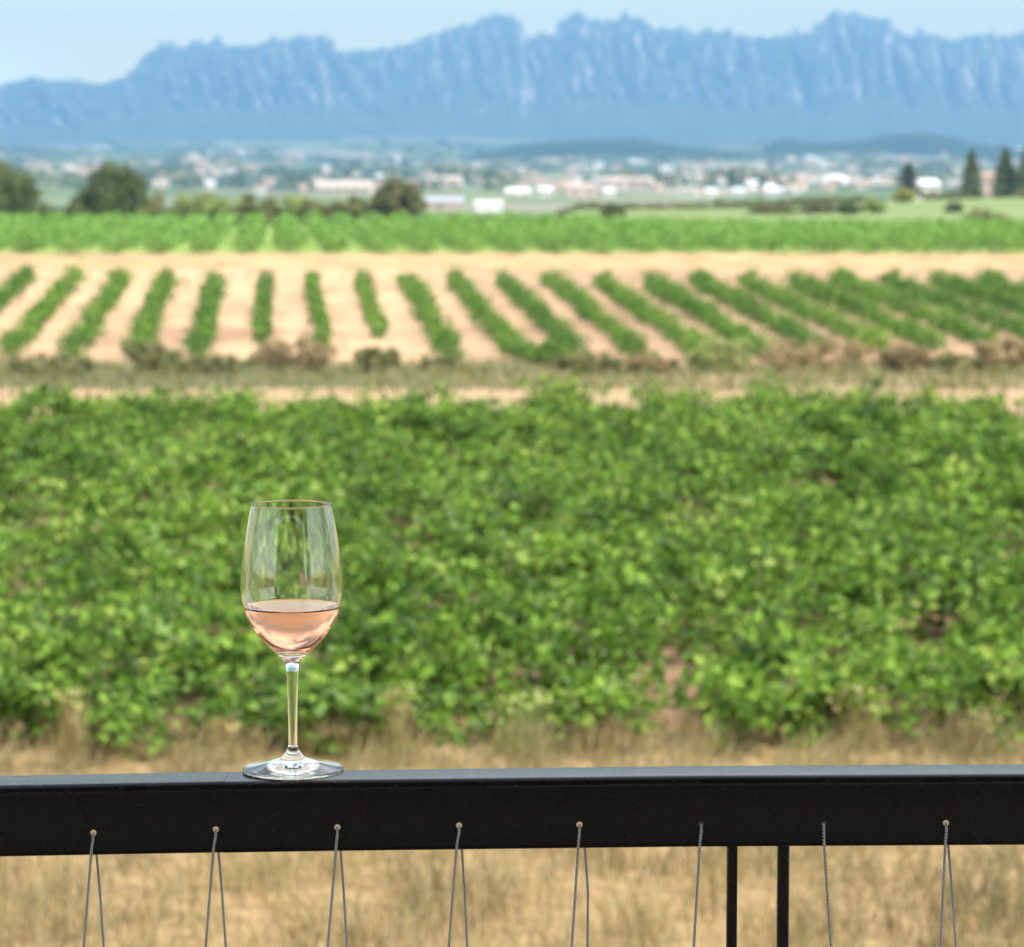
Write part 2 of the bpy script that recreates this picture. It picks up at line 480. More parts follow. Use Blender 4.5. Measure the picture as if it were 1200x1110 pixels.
# outer wall upward, lip, then inner wall downward
po = smooth_profile(outer, 6)
wall = 1.05e-3
def inner_from(po, t):
    d = np.gradient(po, axis=0); d = d / np.linalg.norm(d, axis=1, keepdims=True)
    nrm = np.column_stack([-d[:, 1], d[:, 0]])       # towards the axis
    return po + nrm * t
zin = prow(763.5)                                   # inside bottom of the bowl
pin = inner_from(po, wall)
pin = pin[pin[:, 1] > zin + .0065]
zb = pin[0, 1]; rb = pin[0, 0]
bottom = [(rb * math.sin(a), zin + (zb - zin) * (1 - math.cos(a))) for a in np.linspace(0.02, math.pi / 2, 12)[:-1]]
pin = np.vstack([bottom, pin])
WLINE = prow(709.5)                                 # wine level
i_w = int(np.searchsorted(pin[:, 1], WLINE))
wl_pt = np.array([np.interp(WLINE, pin[:, 1], pin[:, 0]), WLINE])
lip_c = (po[-1] + pin[-1]) / 2
lip = [lip_c + wall / 2 * np.array([math.cos(a), math.sin(a) * 1.2]) for a in np.linspace(0, math.pi, 7)]
wet = np.vstack([pin[:i_w], wl_pt])                 # contact surface of wine and glass
dry_in = np.vstack([wl_pt, pin[i_w:]])[::-1]

glass = empty('wine_glass', (gl.x, gl.y, gl.z))
tag(glass, 'clear stemmed wine glass holding rosé wine, standing on the black rail', 'wine glass')
mb = MB(); lathe(mb, np.vstack([po, lip[1:-1], dry_in])); link('bowl', mb.mesh('bowl', M['glass'], True), glass)
stem_o = smooth_profile([(7.0 * pxm, prow(786)), (6.3 * pxm, prow(800)), (5.6 * pxm, prow(830)), (5.2 * pxm, prow(855)), (5.15 * pxm, prow(873))], 8)[::-1]
mb = MB(); lathe(mb, stem_o); link('stem', mb.mesh('stem', M['glass'], True), glass)
foot_o = smooth_profile([(5.15 * pxm, prow(873)), (6.6 * pxm, prow(877.5)), (10.0 * pxm, prow(883)), (15.0 * pxm, prow(887.8)), (24 * pxm, .0088), (38 * pxm, .0057), (52 * pxm, .0037), (57.5 * pxm, .0031)], 8)
edge = [(59.3 * pxm - .0009 + .0009 * math.cos(a), .0017 + .0012 * math.sin(a)) for a in np.linspace(1.3, -1.4, 9)]
under = [(54 * pxm, .0004), (40 * pxm, .0012), (22 * pxm, .0022), (8 * pxm, .0028), (.0001, .0029)]
foot_all = np.vstack([foot_o, edge, smooth_profile(under, 5)])[::-1]
mb = MB(); lathe(mb, foot_all); link('foot', mb.mesh('foot', M['glass'], True), glass)

def wine_mat():
    m = NT('rose_wine')
    f = m.n('Attribute', attribute_name='rnd').outputs['Fac']         # 0: open surface, 1: surface touching the glass
    ior = m.math('ADD', 1.34, m.math('MULTIPLY', f, 1.34 / 1.5 - 1.34))
    g = m.n('BsdfGlass', inp={'Color': (1, 1, 1, 1), 'Roughness': 0.0, 'IOR': ior})
    v = m.n('VolumeAbsorption', inp={'Color': (1.0, .65, .40, 1), 'Density': 38.0})
    m.link(v.outputs[0], m.out.inputs['Volume'])
    return m.done(g.outputs[0])
mb = MB()
lathe(mb, np.vstack([[(1e-5, wet[0][1])], wet]), rnd=1.0)
# liquid top with a small meniscus climbing the wall
top = [(wl_pt[0], WLINE), (wl_pt[0] - .0006, WLINE - .0007), (wl_pt[0] - .0016, WLINE - .0012), (wl_pt[0] - .004, WLINE - .0014), (wl_pt[0] * .5, WLINE - .0014), (1e-5, WLINE - .0014)]
lathe(mb, top, rnd=0.0)
wine = link('rose_wine', mb.mesh('rose_wine', wine_mat(), True))
wine.location = gl
tag(wine, 'pale salmon pink rosé wine filling the lower bowl of the glass', 'wine')

# ---- railing
m = NT('black_painted_steel')
co = m.n('TexCoord').outputs['Object']
n1 = m.noise(60, co, 5); n2 = m.noise(700, co, 2)
sp = m.step(m.noise(420, co, 1), .735, .77)
scr = m.step(m.noise(1.0, m.scaled(co, (90, 400, 900)), 2), .70, .73)
dust = m.math('MAXIMUM', sp, m.math('MULTIPLY', scr, .6))
colr = m.mix(m.math('MULTIPLY', dust, .55), m.mix(n1, (.0022, .0022, .0024), (.0045, .0045, .005)), (.16, .15, .13))
rgh = m.math('ADD', m.math('MULTIPLY', n1, .14), .21)
M['rail'] = m.done(m.principled(colr, rgh, .52, m.bump(m.math('ADD', m.math('MULTIPLY', n1, .6), m.math('MULTIPLY', n2, .25)), .12, .0006)))

rail = empty('cable_railing', at(600, 1000, D0))
tag(rail, 'black painted steel terrace railing with thin wire cables under its top rail', 'railing')
R0 = Vector(rail.location)
D_BACK = D0 + .0065
def rail_z(px):        # the rail sags slightly: heights read along its back top edge
    return at(px, float(np.interp(px, [-700, 0, 268, 400, 800, 1200, 1900], [918, 907.3, 902.4, 900.3, 895.5, 893.2, 891.5])), D_BACK).z
def build_top_rail():
    rr = .0085; depth = .054; hgt = rail_z(600) - at(600, 995.6, D_BACK - .054).z
    ring = []
    for cx, cz, a0 in ((depth - rr, -rr, 90), (depth - rr, -hgt + rr * .45, 0), (rr, -hgt + rr * .45, -90), (rr, -rr, -180)):
        r_ = rr if cz == -rr else rr * .45
        if cz != -rr: cx = depth - r_ if cx > depth / 2 else r_
        for a in np.linspace(a0, a0 - 90, 7):
            ring.append((cx + r_ * math.cos(R(a)), cz + r_ * math.sin(R(a))))
    ring = np.array(ring)              # (depth from the front, height)
    mb = MB()
    n = len(ring)
    for pxs, dz0 in (([-700, -300, 0, 134, 267.4], 0.0), ([267.6, 330, 400, 600, 800, 1000, 1200, 1500, 1900], -.00025)):
        V = []
        for p in pxs:
            x = (p - 600) / F * D0 * 1.01
            z = rail_z(p) + dz0
            for dy, dz in ring:
                V.append((x - R0.x, D_BACK - depth + dy + dz0 * .5 - R0.y, z + dz - R0.z))
        q = len(pxs)
        I = np.arange(n * q).reshape(q, n); J = np.roll(I, -1, 1)
        f = np.stack([I[:-1], I[1:], J[1:], J[:-1]], -1).reshape(-1, 4)[:, ::-1]
        mb.add(V, f)
    return link('top_rail', mb.mesh('top_rail', M['rail'], True), rail)
top_rail = build_top_rail()
D_FRONT = D_BACK - .054
D_MID = D_BACK - .027

m = NT('wire_cable')
co = m.n('TexCoord').outputs['Object']
wv = m.n('TexWave', inp={'Scale': 260.0, 'Distortion': .4, 'Detail': 0.0}); wv.bands_direction = 'DIAGONAL'
m.link(co, wv.inputs['Vector'])
M['cable'] = m.done(m.principled(m.mix(wv.outputs['Fac'], (.14, .145, .145), (.66, .67, .67)), .42, .5, m.bump(wv.outputs['Fac'], .7, .0006), .55))
M['hole_bright'] = plain_mat('bright_hole_disc', (.93, .82, .52), .1, 300, .35, .5)  # cream disc painted for the bright view through an open hole
M['hole'] = plain_mat('dark_hole_disc', (.035, .035, .035), .3, 300, .3, .6)  # near-black disc painted for the dark inside of an open hole

def disc(mb, c, r, t, mat=0):
    th = np.linspace(0, 2 * np.pi, 24, endpoint=False)
    rad = [r * 1.05, r, r * .82, r * .0001]; yy = [0.0, -t * .75, -t, -t]
    V = np.concatenate([np.stack([c[0] + q * np.cos(th), np.full(24, c[1] + y), c[2] + q * np.sin(th)], -1) for q, y in zip(rad, yy)])
    I = np.arange(96).reshape(4, 24); J = np.roll(I, -1, 1)
    f = np.stack([I[:-1], J[:-1], J[1:], I[1:]], -1).reshape(-1, 4)
    mb.add(V, f, .5, mat)

holes = [(109.5, 976, 98, (113.5, 121.5), 1), (253, 972, 241, (256.5, 264.5), 1), (395.5, 969.5, 384, (399.5, 406.5), 1), (538, 967.5, 526, (541.5, 547.5), 1),
         (679, 966.5, 670, (685.5, 688.5), 1), (821.5, 965.5, 813, None, 0), (965, 965, 974, None, 0), (1108.5, 964.5, 1102, (1111.5, 1120), 1)]
Z_LOW = at(600, 994, D_MID).z - .66
def world_on(px, py, D): return np.array(at(px, py, D))
for hx, hy, fx, bk, bright in holes:
    h = world_on(hx, hy, D_FRONT)
    mb = MB(); disc(mb, h - np.array(R0), .0024, .0007); pl = link('hole_disc', mb.mesh('hole_disc', M['hole_bright'] if bright else M['hole'], True), top_rail)
    mb = MB()
    # front strand: out of the hole, over the face, down to the lower rail
    a = world_on(hx, hy + 2.2, D_FRONT)
    e = world_on(fx, 1110, D_FRONT + .006)
    dirv = (e - a); k = (Z_LOW - a[2]) / dirv[2]
    endp = a + dirv * k; endp[1] = D_MID
    mid = a * .55 + e * .45
    pts = [h + np.array((0, .010, .0004)), h + np.array((0, .001, 0)), h + np.array((0, -.0022, -.0006)), a + np.array((0, -.0028, -.004))]
    tgt = a + dirv * .12
    sidewob = random.uniform(-.0006, .0006)
    pts += [tgt + np.array((sidewob, -.0020, 0)), a + dirv * .5 + np.array((sidewob, -.001, 0)), e, endp]
    tube(mb, smooth3 if False else np.array(pts) - np.array(R0), .00118, 10)
    if bk:
        b0 = world_on(bk[0] - (bk[1] - bk[0]) * .28, 972, D_BACK + .0015); b1 = world_on(bk[0], 1004 - (hx - 100) * .01, D_BACK + .001); b2 = world_on(bk[1], 1110, D_BACK - .003)
        dv = b2 - b1; kk = (Z_LOW - b1[2]) / dv[2]
        b3 = b1 + dv * kk; b3[1] = D_MID
        bend = np.array((.0016 if hx == 679 else .0003, 0, 0))
        tube(mb, np.array([h + np.array((.0004, .052, .0)), b0, b1, b1 * .6 + b2 * .4 + bend, b2, b3]) - np.array(R0), .00112, 10)
    link('cable', mb.mesh('cable', M['cable'], True), rail)
for px, w in ((857.8, 12.0), (917.8, 13.6)):
    zt = rail_z(px) - .058
    ztop = zt; zbot = CAMZ - 1.62
    p = at(px, 1000, D_MID)
    mb = MB()
    bw = w * pxm
    ch = .0012
    hb = .005
    prof = [(-bw / 2 + ch, -hb), (bw / 2 - ch, -hb), (bw / 2, -hb + ch), (bw / 2, hb - ch), (bw / 2 - ch, hb), (-bw / 2 + ch, hb), (-bw / 2, hb - ch), (-bw / 2, -hb + ch)]
    V = [(p.x + a - R0.x, D_MID + b - R0.y, z - R0.z) for z in (zbot, ztop) for a, b in prof]
    mb.add(V, [(i, (i + 1) % 8, 8 + (i + 1) % 8, 8 + i) for i in range(8)])
    link('baluster', mb.mesh('baluster', M['rail']), rail)
mb = MB()
box(mb, (0 - R0.x, D_MID - R0.y, Z_LOW - .02 - R0.z), (1.9, .04, .04)); link('bottom_rail', mb.mesh('bottom_rail', M['rail']), rail)

# terrace floor the photographer and the railing stand on
mb = MB(); box(mb, (0, -.6, CAMZ - 1.70), (9, 6.4, .16))
for sx in (-2.4, 2.6): box(mb, (sx, 3.2, CAMZ - 1.70), (1.6, 1.19, .16))
terr = tag(link('terrace', mb.mesh('terrace', plain_mat('terrace_paving', (.075, .065, .055), .25, 4))), kind='structure')

# the porch over the terrace: it keeps the sun off the railing
mb = MB(); box(mb, (.3, .38, CAMZ + 1.12), (4.6, 4.0, .06))
for k in range(7): box(mb, (-1.9 + k * .73, .38, CAMZ + 1.05), (.06, 3.9, .08))
for sx in (-1.62, 2.14): box(mb, (sx, 3.0, CAMZ + 1.12), (.9, 1.23, .06))
tag(link('porch_roof', mb.mesh('porch_roof', plain_mat('porch_timber', (.23, .17, .12), .2, 3))), kind='structure')
def curtain(x, y0, y1):  # unseen side drapes, added for white reflections on the glass edges
    mb = MB()
    ys = np.linspace(y0, y1, 121); zs = np.linspace(CAMZ - 1.6, CAMZ + 1.03, 9)
    V, n = [], len(ys)
    for side in (-.002, .002):
        for z in zs:
            k = .6 + .4 * (CAMZ + 1.03 - z) / 2.6
            V += [(x + side + .05 * k * math.sin(y * 23 + .6 * math.sin(y * 7)), y, z) for y in ys]
    I = np.arange(len(V)).reshape(2, 9, n)
    for q in (0, 1):
        f = np.stack([I[q, :-1, :-1], I[q, :-1, 1:], I[q, 1:, 1:], I[q, 1:, :-1]], -1).reshape(-1, 4)
        mb.add(np.array(V)[0:0] if False else (V if q == 0 else V), f if q else f[:, ::-1])
    return tag(link('reflection_curtain', mb.mesh('reflection_curtain', M['linen'], True)), kind='structure')
m = NT('white_linen')
p_ = m.principled((.78, .77, .74), .9, .1); t_ = m.n('BsdfTranslucent', inp={'Color': (.78, .77, .73, 1)})
mx_ = m.n('MixShader', inp={0: .45}); m.link(p_, mx_.inputs[1]); m.link(t_.outputs[0], mx_.inputs[2])
M['linen'] = m.done(mx_.outputs[0])
curtain(2.15, 2.55, 3.5)
curtain(2.2, -.6, .2)
curtain(-1.95, 2.55, 3.5)

mb = MB(); box(mb, (0, -4.6, CAMZ + .1), (9, .3, 3.5))
tag(link('house_wall', mb.mesh('house_wall', plain_mat('house_plaster', (.16, .14, .12), .08, 2))), kind='structure')

# ------------------------------------------------------------------ near vineyard: individual bush vines
def vine_proto(k):
    wood, fol = MB(), MB()
    hd = np.array([rng.normal(0, .03), rng.normal(0, .03), rng.uniform(.22, .32)])
    tube(wood, [(0, 0, -.05), (rng.normal(0, .02), rng.normal(0, .02), .1), hd * .8, hd], [.045, .038, .04, .03], 7)
    C, N, T, S = [], [], [], []
    for s in range(rng.integers(15, 20)):
        az = rng.uniform(0, 2 * np.pi); el = R(rng.uniform(4, 58))
        L = rng.uniform(.4, 1.05)
        d = np.array([math.cos(az) * math.cos(el), math.sin(az) * math.cos(el), math.sin(el)])
        p = hd.copy(); step = .07
        path = [p.copy()]
        for q in range(int(L / step)):
            d = norm(d + np.array([rng.normal(0, .10), rng.normal(0, .10), -.085 + rng.normal(0, .05)]))
            p = p + d * step
            if p[2] < .08: p[2] = .08; d[2] = abs(d[2]) * .3
            path.append(p.copy())
            for _ in range(4 if q > 1 else 2):
                side = norm(rng.normal(0, 1, 3))
                out = norm(side + np.array([0, 0, .5]))
                C.append(p + out * rng.uniform(.03, .13)); N.append(np.array([0, 0, .38]) + .9 * norm(rng.normal(0, 1, 3)) + d * .2)
                T.append(out * .7 + np.array([0, 0, -.35]) + d * .3)
                S.append(rng.uniform(.05, .115) * (1 - .45 * max(0, q * step / L - .6)))
        tube(wood, np.array(path)[::2], np.linspace(.007, .003, len(path[::2])), 4, cap=False)
    leaves(fol, C, N, T, np.array(S), GRAPE * np.array([.86, 1.05]), .38, .5)
    return wood.mesh('vine_trunk', M['bark']), fol.mesh('vine_foliage', M['vine'])

protos = [vine_proto(k) for k in range(10)]
VL = 'low bushy green grape vine in the dense field behind the black railing'
VG = 'grape vines in the dense near field'
cnt = 0
first = None
y = 24.75; r_i = 0
ROWDIR = math.tan(R(-4.74))
while y < 53.3:
    half = .1765 * y + 1.2
    x0 = -half - rng.uniform(0, 1.4)
    x = x0
    while x < half:
        if rng.random() > (.085 if 27 < y < 42 else .02):
            w, f = protos[rng.integers(0, 10)]
            X = x + rng.normal(0, .16); Yv = y + rng.normal(0, .14)
            o = empty('grape_vine', (X, Yv, ground_z(X, Yv) - .02), rng.uniform(0, 6.28))
            s = rng.uniform(.85, 1.3) * (1 - .08 * max(0, (y - 42) / 9))
            o.scale = (s * rng.uniform(1, 1.15), s, s * rng.uniform(.72, 1.2))
            link('trunk', w, o); link('foliage', f, o)
            tag(o, VL, 'grape vine', VG)
            cnt += 1
        x += 1.24
    y += 1.42 if y > 30 else 1.34
print('near vines', cnt)

# the same field carrying on to both sides of what the photo shows: one mass
def side_vines():
    mb = MB(); C, N_, T, S = [], [], [], []
    for yy in np.arange(25.6, 52.5, 1.42):
        half = .1765 * yy + 2.2
        for sgn in (-1, 1):
            for xx in np.arange(half, 46, 1.3):
                n = 46 if xx < half + 6 else 26
                X, Yv = sgn * xx + rng.normal(0, .2), yy + rng.normal(0, .15)
                q = norm(rng.normal(0, 1, (n, 3)))
                C.append(np.array([X, Yv, ground_z(X, Yv) + .42]) + q * rng.random((n, 1)) ** .4 * np.array([.7, .7, .42])); N_.append(q + rng.normal(0, .5, (n, 3)) + np.array([0, 0, .4])); T.append(rng.normal(0, 1, (n, 3)))
                S.append(rng.uniform(.18, .30, n) * (1 if n > 30 else 1.3))
    C, N_, T, S = map(np.concatenate, (C, N_, T, S))
    leaves(mb, C, N_, T, S, QUAD, .2, .2)
    tag(link('side_vines', mb.mesh('side_vines', M['vine'])), 'more vines of the near field beyond the left and right photo edges', 'vineyard', kind='stuff')
side_vines()

# ------------------------------------------------------------------ dry meadow grass
def blades(mb, XY, L, wid, lean=.35, zf=None, rnd=None):
    n = len(XY)
    z = np.array([(zf or ground_z)(a, b) for a, b in XY])
    az = rng.uniform(0, 2 * np.pi, n)
    l1 = rng.uniform(0, lean, n)
    d = np.stack([np.cos(az), np.sin(az), np.zeros(n)], -1)
    wv = np.stack([-np.sin(az + 1.0), np.cos(az + 1.0), np.zeros(n)], -1)
    B = np.column_stack([XY, z - .02])
    ts = [0, .4, .75, 1]; ws = [1, .85, .6, .1]
    up = np.array([0, 0, 1.0])
    P = []
    for t, w in zip(ts, ws):
        c = B + up * (L * (t - .25 * l1 * t * t))[:, None] + d * (L * l1 * t * t)[:, None]
        P += [c - wv * (wid * w / 2)[:, None], c + wv * (wid * w / 2)[:, None]]
    P = np.stack(P, 1).reshape(-1, 3)
    q = np.array([(0, 1, 3, 2), (2, 3, 5, 4), (4, 5, 7, 6)])
    f = (np.arange(n)[:, None, None] * 8 + q[None]).reshape(-1, 4)
    if rnd is None: rnd = rng.random(n)
    mb.add(P, f, np.repeat(rnd, 3))

def clump_noise(XY, s):
    return np.array([mnoise.fractal(Vector((a / s, b / s, 8.0)), 1, 2, 3) for a, b in XY])

N = 78000
XY = np.column_stack([rng.uniform(-8.5, 8.5, N), 13.0 + 12.8 * rng.random(N) ** 1.0])
cn = clump_noise(XY, .7)
cn2 = clump_noise(XY + 50, 2.0)
keep = rng.random(N) < np.clip(.55 + 1.1 * cn, .12, 1)
XY, cn, cn2 = XY[keep], cn[keep], cn2[keep]
mb = MB()
blades(mb, XY, np.clip(.26 + .28 * cn + rng.normal(0, .07, len(XY)), .08, .8), rng.uniform(.006, .014, len(XY)), .9, rnd=np.clip(rng.random(len(XY)) * .75 + cn2 * .45, 0, 1))
tag(link('dry_grass', mb.mesh('dry_grass', M['dry'])), 'dry straw coloured meadow grass between the railing and the vines', 'grass', kind='stuff')

def tuft(px, pybase, h, w, label, mat='dry', n=170):
    d = F * 4.56 / (pybase - YH)
    p = at(px, pybase, d)
    o = empty('tall_dry_grass', (p.x, p.y, ground_z(p.x, p.y)))
    XY = rng.normal(0, w / 2.0, (n, 2))
    mb = MB()
    blades(mb, XY, h * np.clip(1.1 * np.exp(-((XY / w) ** 2).sum(1) * 1.3), .2, 1.1) * rng.uniform(.6, 1.05, n), rng.uniform(.008, .016, n), .3, zf=lambda a, b: 0.0, rnd=rng.uniform(.35, .8, n))
    link('stalks', mb.mesh('stalks', M[mat]), o)
    # seed heads
    k = n // 2
    az = rng.uniform(0, 6.28, k); mb = MB()
    Cc = np.column_stack([rng.normal(0, w / 2.2, k), rng.normal(0, w / 2.2, k), h * rng.uniform(.6, 1.0, k)])
    leaves(mb, Cc, rng.normal(0, 1, (k, 3)), np.column_stack([.4 * np.cos(az), .4 * np.sin(az), np.ones(k)]), rng.uniform(.03, .06, k), OVAL, .1, .1, rnd=rng.uniform(.45, .85, k))
    link('seed_heads', mb.mesh('seed_heads', M[mat]), o)
    return tag(o, label, 'dry grass', 'tall dry grass clumps at the vine edge')
tuft(85, 905, .62, .13, 'tall pale clump of dry grass rising left of the glass near the photo edge')
tuft(261, 902, .36, .13, 'short pale clump of dry grass just left of the glass foot')
tuft(466, 902, .62, .15, 'tall pale clump of dry grass right of the glass stem')
tuft(615, 890, .50, .34, 'broad olive clump of dry weeds in front of the middle vines', 'light_bush', 160)
tuft(672, 880, .46, .30, 'wispy straw clump of weeds beside the broad olive weeds')
tuft(1005, 888, .56, .26, 'straw clump of weeds before the vines right of centre')
tuft(1150, 892, .36, .16, 'small dry grass clump at the right end of the vine edge')

# ------------------------------------------------------------------ verge between the fields
N = 26000
XY = np.column_stack([rng.uniform(-24, 24, N), 61.5 + 40 * rng.random(N)])
XY = XY[np.abs(XY[:, 0]) < .1765 * XY[:, 1] + 4]
cn = clump_noise(XY, 3.0)
keep = rng.random(len(XY)) < np.clip(.5 + cn, .08, 1)
XY, cn = XY[keep], cn[keep]
mb = MB()
blades(mb, XY, np.clip(.22 + .32 * cn + rng.normal(0, .08, len(XY)), .06, .8), rng.uniform(.025, .06, len(XY)), .9, rnd=np.clip(rng.random(len(XY)) * .8 + .35 * np.array([mnoise.noise(Vector((a / 6, b / 6, 2))) for a, b in XY]) + .002 * XY[:, 0], 0, 1))
tag(link('verge_grass', mb.mesh('verge_grass', M['verge'])), 'dull olive weeds on the verge between the two vine fields', 'weeds', kind='stuff')

def ellipsoid_bush(name, px, pybase, d, wpx, hpx, mat, label, cat, group=None, nclump=26, per=70, leaf=.12, depth=1.0, trunk=None, z=None, flat=.15):
    s = d / F
    p = at(px, pybase, d)
    gz = ground_z(p.x, p.y) if z is None else z
    H = at(px, pybase - hpx, d).z - gz; W = wpx * s / 2
    o = empty(name, (p.x, p.y, gz))
    mb = MB()
    C, N_, T = [], [], []
    t0 = (trunk or 0)
    for c in range(nclump):
        v = norm(rng.normal(0, 1, 3))
        rad = rng.uniform(.55, .95)
        cc = np.array([v[0] * W * rad, v[1] * W * depth * rad, t0 * H + (H * (1 - t0)) * (.5 + .5 * v[2] * rad)])
        if cc[2] < flat * H and t0 == 0: cc[2] = flat * H * rng.random() + .02
        cr = rng.uniform(.22, .40) * (min(W, H * (1 - t0) / 2) * math.sqrt(W * H * (1 - t0) / 2)) ** .5 * 1.15
        q = norm(rng.normal(0, 1, (per, 3)))
        C.append(cc + q * cr * (rng.random((per, 1)) ** .45)); N_.append(q + .7 * norm(rng.normal(0, 1, (per, 3))) + np.array([0, 0, .3])); T.append(rng.normal(0, 1, (per, 3)))
    C, N_, T = map(np.concatenate, (C, N_, T))
    C[:, 2] = np.maximum(C[:, 2], .01)
    n = len(C)
    base = np.repeat(rng.uniform(0, .55, nclump), per)
    leaves(mb, C, N_, T, rng.uniform(.7, 1.3, n) * leaf, OVAL if d < 150 else QUAD, .2, .2, rnd=np.clip(base + rng.random(n) * .5, 0, 1))
    link('crown' if trunk is not None else 'foliage', mb.mesh('crown', M[mat]), o)
    wd = MB()
    th = max(t0 * H, .25 * H)
    tr = max(.035 * H, .02)
    tube(wd, [(0, 0, -.1), (tr * .3, 0, th * .5), (0, tr * .2, th), (tr * .5, 0, th + .35 * (H - th))], [tr, tr * .8, tr * .65, tr * .3], 8)
    for b in range(5):
        a = b * 1.26 + rng.uniform(-.3, .3)
        e = np.array([math.cos(a) * W * .6, math.sin(a) * W * depth * .6, th + (H - th) * rng.uniform(.3, .7)])
        st = np.array([0, 0, th * rng.uniform(.7, 1)])
        tube(wd, [st, (st + e) / 2 + np.array([0, 0, .05 * H]), e], [tr * .5, tr * .35, tr * .12], 6)
    link('trunk', wd.mesh('trunk', M['bark']), o)
    return tag(o, label, cat, group)

vb = 'bushes on the verge between the vine fields'
for px, py, d, w, h, mat, lab in [
    (178, 436, 88, 74, 34, 'olive_bush', 'dark olive bush at the foot of the sandy rows left of the glass'),
    (345, 440, 86, 104, 46, 'brown_bush', 'low rust brown bush above the glass at the end of a sandy row'),
    (440, 437, 88, 58, 30, 'olive_bush', 'rounded olive brown bush above and right of the glass'),
    (520, 438, 88, 60, 20, 'olive_bush', 'low olive bush between the glass and photo centre'),
    (640, 420, 98, 74, 20, 'row', 'bright green low bush at the end of the central vine rows'),
    (762, 440, 84, 64, 24, 'brown_bush', 'small rusty bush right of the central green bush'),
    (842, 440, 86, 100, 44, 'light_bush', 'pale grey green bush in front of the green rows'),
    (962, 440, 84, 150, 42, 'brown_bush', 'wide rust brown bush right of the pale grey green bush'),
    (1060, 438, 86, 70, 34, 'brown_bush', 'rust brown bush next to the wide brown bush'),
    (1122, 440, 86, 74, 26, 'olive_bush', 'low olive green bush near the right end of the verge'),
    (1178, 436, 86, 80, 40, 'brown_bush', 'rust brown bush at the right edge of the verge'),
    (58, 440, 82, 120, 24, 'olive_bush', 'long low dark bush at the left edge of the verge'),
    (256, 440, 84, 110, 22, 'olive_bush', 'low dark bush left of the rust brown bush above the glass'),
    (690, 440, 84, 90, 26, 'olive_bush', 'low brownish green bush before the central vine rows')]:
    ellipsoid_bush('verge_bush', px, py, d, w, h, mat, lab, 'bush', vb, nclump=44, per=120, leaf=.075, depth=.9)

# ------------------------------------------------------------------ vine rows on the sandy slope
def row_proto(L, dens, hgt, wid, seed):
    r = np.random.default_rng(seed)
    mb = MB()
    C, N_, T, S, Rn = [], [], [], [], []
    y = 0.0
    while y < L:
        k = dens * r.uniform(.55, 1.25)
        if r.random() < .09: k *= .2
        n = int(k)
        hh = hgt * r.uniform(.6, 1.2); ww = wid * r.uniform(.6, 1.3)
        c0 = np.array([r.normal(0, .12), y, hh * .52])
        q = norm(r.normal(0, 1, (n, 3)))
        rad = r.random((n, 1)) ** .4
        stray = r.random((n, 1)) < .09
        rad = np.where(stray, r.uniform(1.0, 1.55, (n, 1)), rad)
        q[:, 2] = np.where(stray[:, 0], np.abs(q[:, 2]), q[:, 2])
        pts = c0 + q * rad * np.array([ww / 2, .55, hh * .5])
        C.append(pts); N_.append(q * .8 + .8 * norm(r.normal(0, 1, (n, 3))) + np.array([0, 0, .35]))
        T.append(r.normal(0, 1, (n, 3)) + np.array([0, 0, -.4])); S.append(r.uniform(.10, .19, n))
        Rn.append(np.clip(r.uniform(-.1, .35) + r.random(n) * .7, 0, 1))
        y += .85
    C, N_, T, S, Rn = map(np.concatenate, (C, N_, T, S, Rn))
    C[:, 2] = np.maximum(C[:, 2], .02)
    leaves(mb, C, N_, T, S, OVAL, .25, .25, rnd=Rn)
    return mb.mesh('row_foliage', M['row'])
_t = MB(); tube(_t, [(0, 0, -.25), (.03, .02, .2), (-.02, -.02, .55)], [.04, .032, .02], 5)
row_trunk = _t.mesh('row_trunk', M['bark'])
rowsA = [row_proto(40.5, 95, .85, .95, s) for s in (1, 2, 3)]
rowsThin = [row_proto(38, 60, .80, .55, s) for s in (4, 5)]
rowsFull = [row_proto(40.5, 130, .84, 1.07, s) for s in (6, 7, 8)]
slope = math.atan((5.25 - 2.92) / 42.0)
ORD = ['first', 'second', 'third', 'fourth', 'fifth', 'sixth', 'seventh', 'eighth', 'ninth', 'tenth', 'eleventh', 'twelfth', 'thirteenth', 'fourteenth', 'fifteenth', 'sixteenth',
       'seventeenth', 'eighteenth', 'nineteenth', 'twentieth', 'twenty-first', 'twenty-second', 'twenty-third', 'twenty-fourth']
ks = list(range(-9, 25))
vis = 0
for k in ks:
    pxt = 310 + 53.5 * k
    x140 = (pxt - 600) / F * 141.0
    thin = k in (0, 1, 2)
    full = k >= 7
    fol = (rowsThin if thin else rowsFull if full else rowsA)[k % (2 if thin else 3)]
    L0 = 101.5 if k < 6 else (101 + min(6, (k - 6) * .8))
    d0 = {0: 107, 1: 106, 2: 109}.get(k, L0)
    xx = x140 + (d0 - 141.0) * ROWDIR
    o = empty('vine_row', (xx, d0, ground_z(xx, d0) - .03))
    o.rotation_euler = (slope if d0 > 103 else slope * .98, 0, -math.atan(ROWDIR))
    Lr = ((138.5 if k < -2 else 135.5) + 1.5 * mnoise.noise(Vector((k * .77, 5, 0))) - d0) / (38 if thin else 40.5)
    o.scale = (1, Lr, 1)
    link('foliage', fol, o)
    for yy in np.arange(.3, 40, 1.32):
        t = link('trunk', row_trunk, o); t.location = (random.gauss(0, .05), yy, 0); t.rotation_euler.z = random.uniform(0, 6.28)
    if thin: how = 'thin sparse green vine row with wide bare sand on both sides'
    elif full: how = 'thick green vine row slanting across the sandy slope'
    else: how = 'leafy green vine row on bare pale sand'
    # position counted along the photo from the left edge
    if -6 <= k <= 17: lab = f'{how}, {ORD[k + 6]} from the left'
    elif k < -6: lab = how + f', {ORD[-7 - k]} out past the left edge'
    else: lab = how + f', {ORD[k - 18]} out past the right bushes'
    tag(o, lab, 'vine row', 'vine rows running up the sandy slope')

